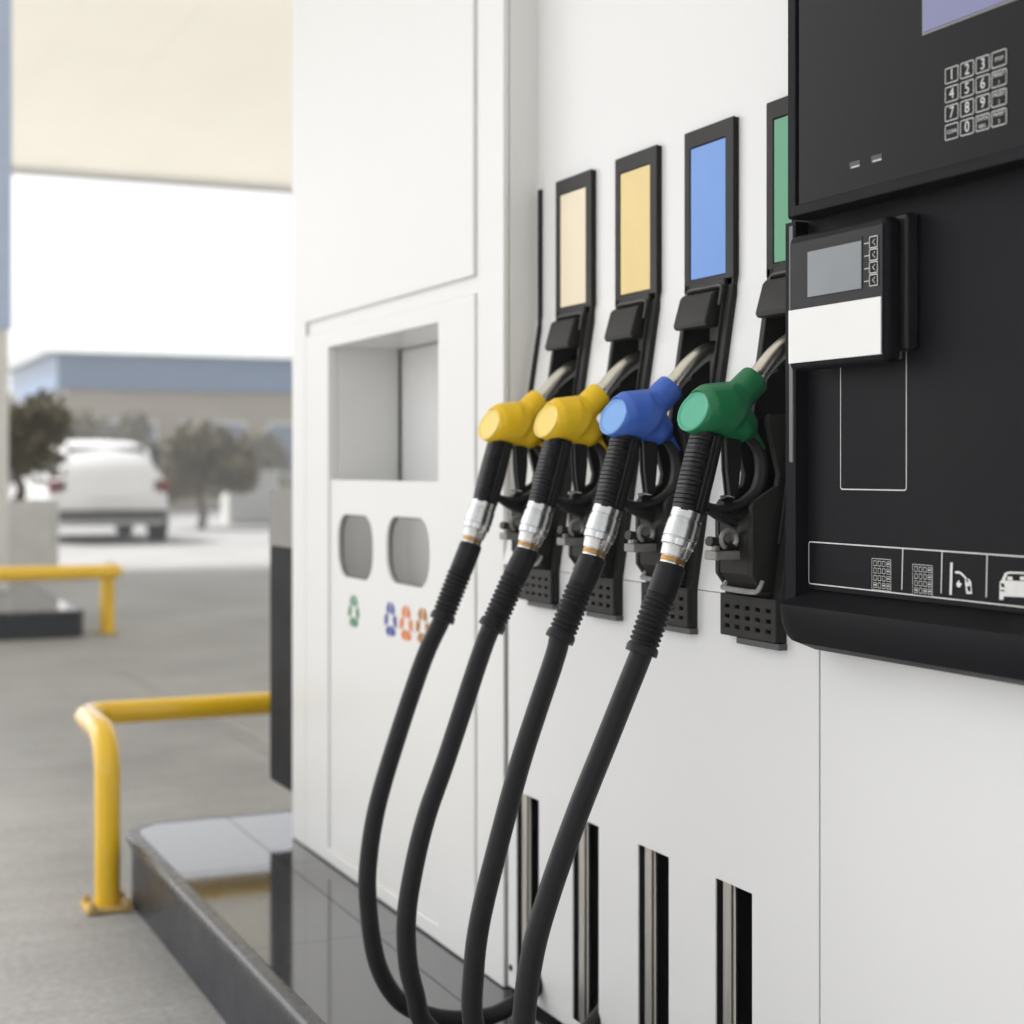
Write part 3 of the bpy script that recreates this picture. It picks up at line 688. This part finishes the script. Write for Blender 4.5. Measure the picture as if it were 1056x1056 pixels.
# lower door with inset field
yi1, yi0 = yX(340, XCB), yX(453.5, XCB)
zl1, zl0 = zX(320, 346, XCB), ZI + .002
zn1, zn0 = 1.311, 1.019                           # niche top and plate top
zb = zX(340, 875, XCB)
MB().sheet([ydr - .001, yi0, yi1, YST - .001], [zl0, zb, zn1, zl1], lambda y, z: yi0 < y < yi1 and zb < z < zn1, lambda z: XCB - .004, .022).build('lower_door', W, cab, bevel=.003)
# plate with two drop holes
h1 = (yX(348, XCB), yX(384, XCB), zX(366, 597, XCB), zX(366, 531, XCB)); h2 = (yX(398, XCB), yX(442.5, XCB), zX(420, 604, XCB), zX(420, 533.5, XCB))
def oval(y0, y1, z0, z1, r=.055): return rrect(y0, y1, z0, z1, r, 10)
bm = bmesh.new()
def loop(pts):
    v = [bm.verts.new((XCB + .001, y, z)) for y, z in pts]; e = [bm.edges.new((v[k - 1], v[k])) for k in range(len(v))]; return e
g_ = .0015
es = loop([(yi0 + g_, zb + g_), (yi1 - g_, zb + g_), (yi1 - g_, zn0), (yi0 + g_, zn0)]) + loop(oval(*h1)) + loop(oval(*h2))
bmesh.ops.triangle_fill(bm, use_beauty=True, use_dissolve=False, edges=es)
bad = [f for f in bm.faces if any(h[1] + .004 < f.calc_center_median().y < h[0] - .004 and h[2] + .004 < f.calc_center_median().z < h[3] - .004 and all(abs(v.co.y - (h[0] + h[1]) / 2) <= (h[0] - h[1]) / 2 + 1e-4 and abs(v.co.z - (h[2] + h[3]) / 2) <= (h[3] - h[2]) / 2 + 1e-4 for v in f.verts) for h in (h1, h2))]
bmesh.ops.delete(bm, geom=bad, context='FACES')
r_ = bmesh.ops.extrude_face_region(bm, geom=bm.faces[:])
bmesh.ops.translate(bm, verts=[v for v in r_['geom'] if isinstance(v, bmesh.types.BMVert)], vec=(.006, 0, 0))
bmesh.ops.recalc_face_normals(bm, faces=bm.faces)
me = bpy.data.meshes.new('hole_plate'); bm.to_mesh(me); bm.free(); me.materials.append(W)
me.polygons.foreach_set('use_smooth', [True] * len(me.polygons)); me.set_sharp_from_angle(angle=R(35))
plate = link('hole_plate', me, cab)
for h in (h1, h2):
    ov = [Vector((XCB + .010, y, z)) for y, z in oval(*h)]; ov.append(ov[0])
    MB().tube(ov, .0034, 8, cap=False).build('hole_shade_ring', mat('shade_ring_grey', (.13, .13, .135), .5, var=.1), plate)  # dark grey ring standing in for the shade inside the hole's edge
# niche lining
XN = 1.262; ln_ = MB()
ln_.box(XCB + .018, XN, yi1 + .0005, yi1 + .006, .55, zn1 + .004); ln_.box(XCB + .018, XN, yi0 - .006, yi0 - .0005, .55, zn1 + .004)
ln_.box(XCB + .018, XN + .03, yi0 - .006, yi1 + .006, zn1 + .0005, zn1 + .006); ln_.box(XCB + .018, XN + .03, yi0 - .006, yi1 + .006, .545, .55)
nl = ln_.build('niche_lining', W, cab)
MB().box(XN + .002, XN + .008, yi0 - .006, yi1 - .014, .551, zn1 - .003).build('niche_back', W, nl, bevel=.002)
MB().box(XN + .012, XN + .018, yi0, yi1 + .03, .551, zn1).build('niche_gap', W, nl)
MB().box(XCB + .012, XCB + .06, (h1[1] + h2[0]) / 2 - .004, (h1[1] + h2[0]) / 2 + .004, .56, zn0 - .05).build('divider', W, nl)
def recycle(nm, u, v, col, rr=.036):
    c = pX(u, v, XCB); mb = MB()
    for k in range(3):
        a = R(120 * k); ca_, sa_ = math.cos(a), math.sin(a)
        for q_, (a0_, a1_, tip) in enumerate(((97, 142, 0), (83, 44, 1))):
            out_ = []; inn = []
            for t_ in range(6):
                an = R(a0_ + (a1_ - a0_) * t_ / 5); ro = 1.02 - .10 * abs(t_ / 5) ** 2; ri = .40 + .05 * math.cos(t_ / 5 * math.pi)
                out_.append((ro * math.cos(an), ro * math.sin(an))); inn.append((ri * math.cos(an), ri * math.sin(an)))
            if tip: m_ = R(a1_ - 13); out_.append((.74 * math.cos(m_), .74 * math.sin(m_)))
            poly = out_ + inn[::-1]
            pts = [(x * ca_ - y * sa_, x * sa_ + y * ca_) for x, y in poly]
            mb.add([(XCB + .0006 - .0001 * (2 * k + q_), c.y - x * rr, c.z + y * rr) for x, y in pts], [tuple(range(len(pts)))])
    o = mb.build('recycling_symbol', mat('symbol_' + nm, col, .5, var=.12, vscale=40), plate, smooth=False); o['label'] = nm + ' recycling symbol'
recycle('green', 364.5, 631, (.03, .25, .10)); recycle('blue', 402.5, 639.5, (.03, .05, .33)); recycle('orange', 418.5, 643.5, (.78, .20, .015)); recycle('brown', 435.5, 646.5, (.45, .18, .01))

# ---- dark box fixed on the far end of the cabinet
bx = thing('wall_box', (1.3, 3.87, .263), 'dark charcoal box with pale brown top band fixed to the recycling cabinet end', 'wall box')
MB().box(1.116, 1.60, YB + .002, 4.0, .263, .850).build('lower_case', mat('charcoal_case', (0.011, 0.011, 0.013), .6, spec=.12, var=.1, rvar=.05), bx, bevel=.003)
MB().box(1.114, 1.602, YB + .002, 4.002, .851, .992).build('top_band', mat('taupe_band', (0.24, 0.225, 0.205), .5, var=.08, vscale=10), bx, bevel=.003)

# ================================================================== YELLOW GUARD RAILS
def arc(c, a, b, n=9):
    a, b = Vector(a), Vector(b); return [Vector(c) + a * math.cos(R(90 * i / n)) + b * math.sin(R(90 * i / n)) for i in range(n + 1)]
def guard_rail(name, x0, x1, y0, y1, zr, label, group, r=.0305):
    cx = (x0 + x1) / 2
    root = thing(name, (cx, (y0 + y1) / 2, 0), label, 'guard rail', group)
    k = .10; k2 = .075; sy_ = 1 if y1 > y0 else -1
    path = [Vector((x0, y0, 0.012)), Vector((x0, y0, .15)), Vector((x0, y0, zr - k))]
    path += arc((x0, y0 + sy_ * k, zr - k), (0, -sy_ * k, 0), (0, 0, k))[1:]
    path += arc((x0 + k2, y1 - sy_ * k2, zr), (-k2, 0, 0), (0, sy_ * k2, 0))
    path += [Vector((cx, y1, zr))]
    other = [Vector((2 * cx - p.x, p.y, p.z)) for p in path[:-1]][::-1]
    MB().tube(path + other, r, 28, up=(1, 0, 0) if False else (0, 1, 0)).build('rail_pipe', yellow(), root, angle=60)
    for xx in (x0, 2 * cx - x0):
        pm = mat('worn_yellow_plate', (0.62, 0.42, 0.10), .5, var=.35, vscale=18, dark=(.30, .22, .11), bump=.2)
        pl_ = MB().box(xx - .056, xx + .051, y0 - .056, y0 + .056, .0015, .012).build('base_plate', pm, root, bevel=.002)
        for ox in (-1, 1):
            for oy in (-1, 1):
                MB().lathe((xx + ox * .041, y0 + oy * .042, .012), (xx + ox * .041, y0 + oy * .042, .04), [(0, .0095), (.007, .0095), (.0075, .006), (.016, .0055), (.0165, .004)], 12).build('bolt', pm, pl_)
    return root
guard_rail('guard_rail', .699, 2.2, 3.925, 4.285, .412, 'sharp yellow tubular guard rail with bolted foot beside the polished stone island', 'yellow guard rails')

# ================================================================== SECOND ISLAND
isl2, _ = island('far_island', 0.40, 1.72, 17.0, 10.35, 'far raised dark island behind the blurred yellow rail', True)
MB().prismZ([(0.43, 10.42), (1.69, 10.42), (1.69, 16.93), (0.43, 16.93)], ZI - .006, ZI - .001).build('tile_top', granite(), isl2, smooth=False)
guard_rail('guard_rail', .30, 1.87, 10.5, 10.13, .42, 'blurred yellow guard rail round the near end of the far island', 'yellow guard rails', r=.045)

# ================================================================== CANOPY
can = thing('canopy', (1.3, 13, 0), 'cream translucent forecourt canopy roof overhead on a pale blue and white column', 'canopy')
CZ = 4.65; CX0, CX1, CY0, CY1 = -2.3, 8.2, -4.5, 20.5
ceil_m = mat('cream_canopy_sheet', (0.88, 0.865, 0.82), .6, var=.03, vscale=1.2)
_t = ceil_m.node_tree; _tr = _t.nodes.new('ShaderNodeBsdfTranslucent'); _tr.inputs['Color'].default_value = (.90, .875, .81, 1); _mx = _t.nodes.new('ShaderNodeMixShader'); _mx.inputs[0].default_value = 0.5  # translucency added so sun and sky light brighten the ceiling and forecourt
_o = [n_ for n_ in _t.nodes if n_.type == 'OUTPUT_MATERIAL'][0]; _t.links.new(_t.nodes['Principled BSDF'].outputs[0], _mx.inputs[1]); _t.links.new(_tr.outputs[0], _mx.inputs[2]); _t.links.new(_mx.outputs[0], _o.inputs['Surface'])
nb = 12; wd = (CX1 - CX0) / nb
for k in range(nb):
    MB().box(CX0 + k * wd + .0004, CX0 + (k + 1) * wd - .0004, CY0, CY1, CZ, CZ + .006).build('ceiling_panel', ceil_m, can)
for a in ((CX0 - .06, CX0, CY0 - .06, CY1 + .06), (CX1, CX1 + .06, CY0 - .06, CY1 + .06), (CX0, CX1, CY1, CY1 + .06), (CX0, CX1, CY0 - .06, CY0)):
    MB().box(*a, CZ - .02, CZ + .75).build('fascia', mat('fascia_white', (.76, .75, .72), .4, var=.03), can, bevel=.005)
for cy in (12.3, -3.2):
    cl_ = MB().box(1.06, 1.46, cy - .2, cy + .2, ZI if cy > 0 else 0, 2.05).build('column', mat('column_white', (.78, .77, .74), .4, var=.03), can, bevel=.01)
    MB().box(1.04, 1.48, cy - .22, cy + .22, 2.05, CZ).build('column_cladding', mat('pale_blue_cladding', (.50, .60, .82), .35, var=.04), cl_, bevel=.01)

# ================================================================== BACKGROUND: SHOP
SB = 42.0
shop = thing('shop_building', (9.5, SB + 5, 0), 'low shop building with blue roof fascia far behind the white car', 'building')
sx0, sx1 = pY(52, 400, SB).x, 26.0
zt_, zf = pY(150, 352, SB).z, pY(150, 400, SB).z
MB().box(sx0 + .6, sx1 - .6, SB + 1.2, SB + 10, 0, zf).build('wall', mat('beige_wall', (.40, .35, .27), .8, var=.12, vscale=.6), shop)
MB().box(sx0 + .3, sx1 - .3, SB + .9, SB + 10.3, zf, zf + .9).build('fascia', mat('blue_fascia', (.10, .20, .36), .4, var=.08, vscale=.5), shop, bevel=.02)
MB().prismX([(SB + .4, zf + .9), (SB + 10.6, zf + .9), (SB + 7.5, zt_ + .1), (SB + 3.0, zt_ + .1)], sx0, sx1).build('roof', mat('pale_grey_roof', (.50, .53, .52), .6, var=.1, vscale=.6), shop)
wm = mat('shop_glass', (.16, .22, .30), .08, var=.1, vscale=.8); fm = mat('window_white', (.7, .7, .68), .5)
for k in range(7):
    x0 = sx0 + 1.1 + k * 2.4
    f_ = MB().box(x0, x0 + 1.8, SB + 1.10, SB + 1.198, .9 if k != 3 else .05, 2.35).build('window' if k != 3 else 'door', fm, shop)
    for q in range(2): MB().box(x0 + .08 + q * .86, x0 + .86 + q * .86, SB + 1.06, SB + 1.099, .98 if k != 3 else .2, 2.27).build('pane', wm, f_)
# ---- white car seen from behind
cc = pZ(114, 561, 0)
carp = mat('white_car_paint', (.78, .78, .77), .22, coat=.6, var=.02)
car = thing('parked_car', (cc.x, cc.y + 2, 0), 'white hatchback car parked far off in front of the shop', 'car')
def car_secs():
    out = []
    # y offset from the rear, half width at belt, belt z, roof z, half width at roof, bottom z
    for y, hw, zb_, zr_, hr, z0 in ((0, .72, .80, .95, .60, .42), (.10, .82, .90, 1.10, .64, .27), (.45, .88, .93, 1.40, .62, .24), (1.2, .90, .95, 1.47, .64, .22), (2.0, .90, .95, 1.46, .64, .22), (2.6, .89, .94, 1.28, .62, .22), (3.1, .88, .93, .97, .62, .23), (3.7, .85, .82, .86, .60, .25), (4.02, .74, .66, .70, .5, .34)):
        pr = [(-hw * .93, z0), (-hw, z0 + .2), (-hw, zb_ - .08), (-hw * .96, zb_), (-(hr + hw * .06), (zb_ + zr_) / 2), (-hr, zr_ - .06), (-hr * .8, zr_), (0, zr_ + .02)]
        pr = pr + [(-x, z) for x, z in pr[-2::-1]]
        out.append([(cc.x + x, cc.y + y, z) for x, z in pr])
    return out
secs = car_secs(); n = len(secs[0])
mb = MB(); mb.add([p for s in secs for p in s], [(i * n + j, i * n + (j + 1) % n, (i + 1) * n + (j + 1) % n, (i + 1) * n + j) for i in range(len(secs) - 1) for j in range(n)] + [tuple(range(n)), tuple((len(secs) - 1) * n + j for j in range(n))])
mb.build('body', carp, car, angle=40)
cg = mat('car_glass', (.02, .025, .03), .06)
MB().add([(cc.x - .58, cc.y + .075, .99), (cc.x + .58, cc.y + .075, .99), (cc.x + .54, cc.y + .385, 1.37), (cc.x - .54, cc.y + .385, 1.37), (cc.x - .58, cc.y + .2, .99), (cc.x + .58, cc.y + .2, .99), (cc.x + .54, cc.y + .5, 1.37), (cc.x - .54, cc.y + .5, 1.37)], [(0, 1, 2, 3), (4, 7, 6, 5), (0, 4, 5, 1), (1, 5, 6, 2), (2, 6, 7, 3), (3, 7, 4, 0)]).build('rear_window', cg, car)
for s in (-1, 1):
    MB().prismX([(cc.y + .55, 1.0), (cc.y + 2.75, 1.0), (cc.y + 2.1, 1.36), (cc.y + .75, 1.36)], cc.x + s * .80, cc.x + s * .70).build('side_window', cg, car)
    MB().box(cc.x + s * .60, cc.x + s * .84, cc.y + .0, cc.y + .25, .72, .90).build('tail_light', mat('tail_red', (.16, .03, .03), .3), car, bevel=.02)
    for yy in (.72, 3.25):
        wh = MB().lathe((cc.x + s * .70, cc.y + yy, .31), (cc.x + s * .91, cc.y + yy, .31), [(0, .29), (.02, .31), (.19, .31), (.21, .29)], 24).build('wheel', mat('tyre', (.02, .02, .02), .8), car)
        MB().lathe((cc.x + s * .90, cc.y + yy, .31), (cc.x + s * .925, cc.y + yy, .31), [(0, .20), (.018, .20), (.024, .05)], 16).build('rim', metal(), wh)
MB().box(cc.x - .78, cc.x + .78, cc.y - .05, cc.y + .12, .33, .48).build('bumper', mat('bumper_grey', (.06, .06, .06), .5), car, bevel=.03)
MB().box(cc.x - .26, cc.x + .26, cc.y - .062, cc.y - .04, .52, .63).build('number_plate', mat('blank_plate', (.7, .7, .68), .4), car)

# ---- trees and shrubs
def leaf_cloud(name, mat_, parent, c, rad, count, size, blobs=9, seed=1):
    rnd = random.Random(seed); mb = MB(); c = Vector(c); cl = []
    for b in range(blobs):
        while True:
            d = Vector((rnd.uniform(-1, 1), rnd.uniform(-1, 1), rnd.uniform(-1, 1)))
            if d.length < 1: break
        cl.append((Vector((d.x * rad[0] * .7, d.y * rad[1] * .7, d.z * rad[2] * .7)), rnd.uniform(.32, .55)))
    for k in range(count):
        o, s = rnd.choice(cl); d = Vector((rnd.gauss(0, 1), rnd.gauss(0, 1), rnd.gauss(0, 1))).normalized() * (rnd.random() ** .4) * s
        p = c + o + Vector((d.x * rad[0], d.y * rad[1], d.z * rad[2]))
        a = Vector((rnd.uniform(-1, 1), rnd.uniform(-1, 1), rnd.uniform(-.6, .6))).normalized(); b = a.cross(Vector((rnd.uniform(-1, 1), rnd.uniform(-1, 1), rnd.uniform(-1, 1)))).normalized()
        z = size * rnd.uniform(.6, 1.3)
        mb.add([p - a * z, p + b * z * .45, p + a * z, p - b * z * .45], [(0, 1, 2, 3)])
    return mb.build(name, mat_, parent, smooth=False)
leafm = mat('olive_leaves', (.15, .125, .06), .6, var=.3, vscale=1.5); barkm = mat('bark', (.10, .075, .05), .85, var=.3, vscale=8)
def tree(base, trunk_h, c_off, rad, count, size, label, seed, cat='tree', name='broadleaf_tree'):
    t_ = thing(name, base, label, cat); b = Vector(base); top = b + Vector(c_off)
    mb = MB(); rnd = random.Random(seed)
    mb.tube(spline([b, b + Vector((.05, 0, trunk_h * .5)), b + Vector((0, .05, trunk_h)), top], 5), lambda s, th: .13 * rad[2] / 1.5 * (1 - .75 * s) + .012, 10)
    for k in range(7):
        st = b.lerp(top, rnd.uniform(.45, .8)); e = top + Vector((rnd.uniform(-1, 1) * rad[0] * .7, rnd.uniform(-1, 1) * rad[1] * .7, rnd.uniform(-.2, .7) * rad[2]))
        mb.tube(spline([st, st.lerp(e, .5) + Vector((0, 0, .08)), e], 4), lambda s, th: .045 * (1 - .8 * s) + .005, 7)
    mb.build('trunk', barkm, t_); leaf_cloud('crown', leafm, t_, top, rad, count, size, seed=seed)
    return t_
# planter tree on the left
pb = pZ(17, 592, 0)
pl_ = thing('planter_box', pb, 'white concrete planter box at the left edge holding a dark tree', 'planter')
pw = .36; ph_ = .74
bm_ = MB(); bm_.box(pb.x - pw, pb.x + pw, pb.y - pw, pb.y + pw, 0, .08); 
for a in ((-pw, -pw + .06, -pw, pw), (pw - .06, pw, -pw, pw), (-pw + .06, pw - .06, -pw, -pw + .06), (-pw + .06, pw - .06, pw - .06, pw)): bm_.box(pb.x + a[0], pb.x + a[1], pb.y + a[2], pb.y + a[3], .08, ph_)
bm_.build('box_wall', mat('planter_white', (.68, .67, .64), .7, var=.12, vscale=5), pl_, bevel=.01)
MB().box(pb.x - pw + .061, pb.x + pw - .061, pb.y - pw + .061, pb.y + pw - .061, .081, ph_ - .06).build('soil', mat('soil', (.05, .035, .025), .95, var=.4, vscale=20), pl_)
tree((pb.x, pb.y, ph_ - .065), .35, (0, 0, .72), (.50, .5, .55), 2600, .06, 'dark olive tree growing in the white planter at the left edge', 3)
bb = pZ(207, 545, 0)
tree((bb.x, bb.y, 0), .5, (0, 0, 1.15), (1.0, .9, .85), 3600, .10, 'olive bush standing right of the white car', 5, 'bush', 'round_bush')
b2 = pZ(262, 541, 0)
bk = thing('utility_kiosk', b2, 'pale grey utility box standing right of the olive bush', 'utility box')
MB().box(b2.x - .5, b2.x + .5, b2.y, b2.y + .6, 0, .95).build('case', mat('kiosk_grey', (.55, .55, .52), .6, var=.08), bk, bevel=.02)
MB().box(b2.x - .55, b2.x + .55, b2.y - .05, b2.y + .65, .951, 1.03).build('lid', mat('kiosk_grey', (.55, .55, .52)), bk, bevel=.02)
MB().box(b2.x - .42, b2.x + .42, b2.y - .018, b2.y - .001, .08, .86).build('door', mat('kiosk_door', (.5, .5, .48), .5), bk, bevel=.004)
for k, (u, dist, zc, rad) in enumerate(((28, 36, 1.55, (1.5, 1.3, 1.15)), (-75, 40, 2.2, (2.2, 2.0, 1.7)), (128, 39, 1.5, (.9, .9, 1.0)), (262, 38, 1.4, (.9, .9, .9)))):
    a, b, c = ray(u, HV); t = dist / b
    tree((a * t, dist, 0), zc * .5, (0, 0, zc), rad, 3000, .17, ['leafy olive tree behind the planter at the left edge', 'broad tree left of the shop building', 'small olive tree in front of the shop, behind the white car', 'small olive tree in front of the shop, above the utility box'][k], 20 + k)

# ================================================================== HAZE
hz = MB().box(-905, 905, -905, 905, -1, CZ + 1.2).build('haze', bpy.data.materials.new('haze_air'), smooth=False)
hm = hz.data.materials[0]; hm.use_nodes = True; hm.node_tree.nodes.clear()
pv = hm.node_tree.nodes.new('ShaderNodeVolumePrincipled'); oo = hm.node_tree.nodes.new('ShaderNodeOutputMaterial')
pv.inputs['Color'].default_value = (0.95, 0.95, 0.945, 1); pv.inputs['Density'].default_value = 0.0075; pv.inputs['Anisotropy'].default_value = 0.2
hm.node_tree.links.new(pv.outputs[0], oo.inputs['Volume']); tag(hz, kind='stuff')
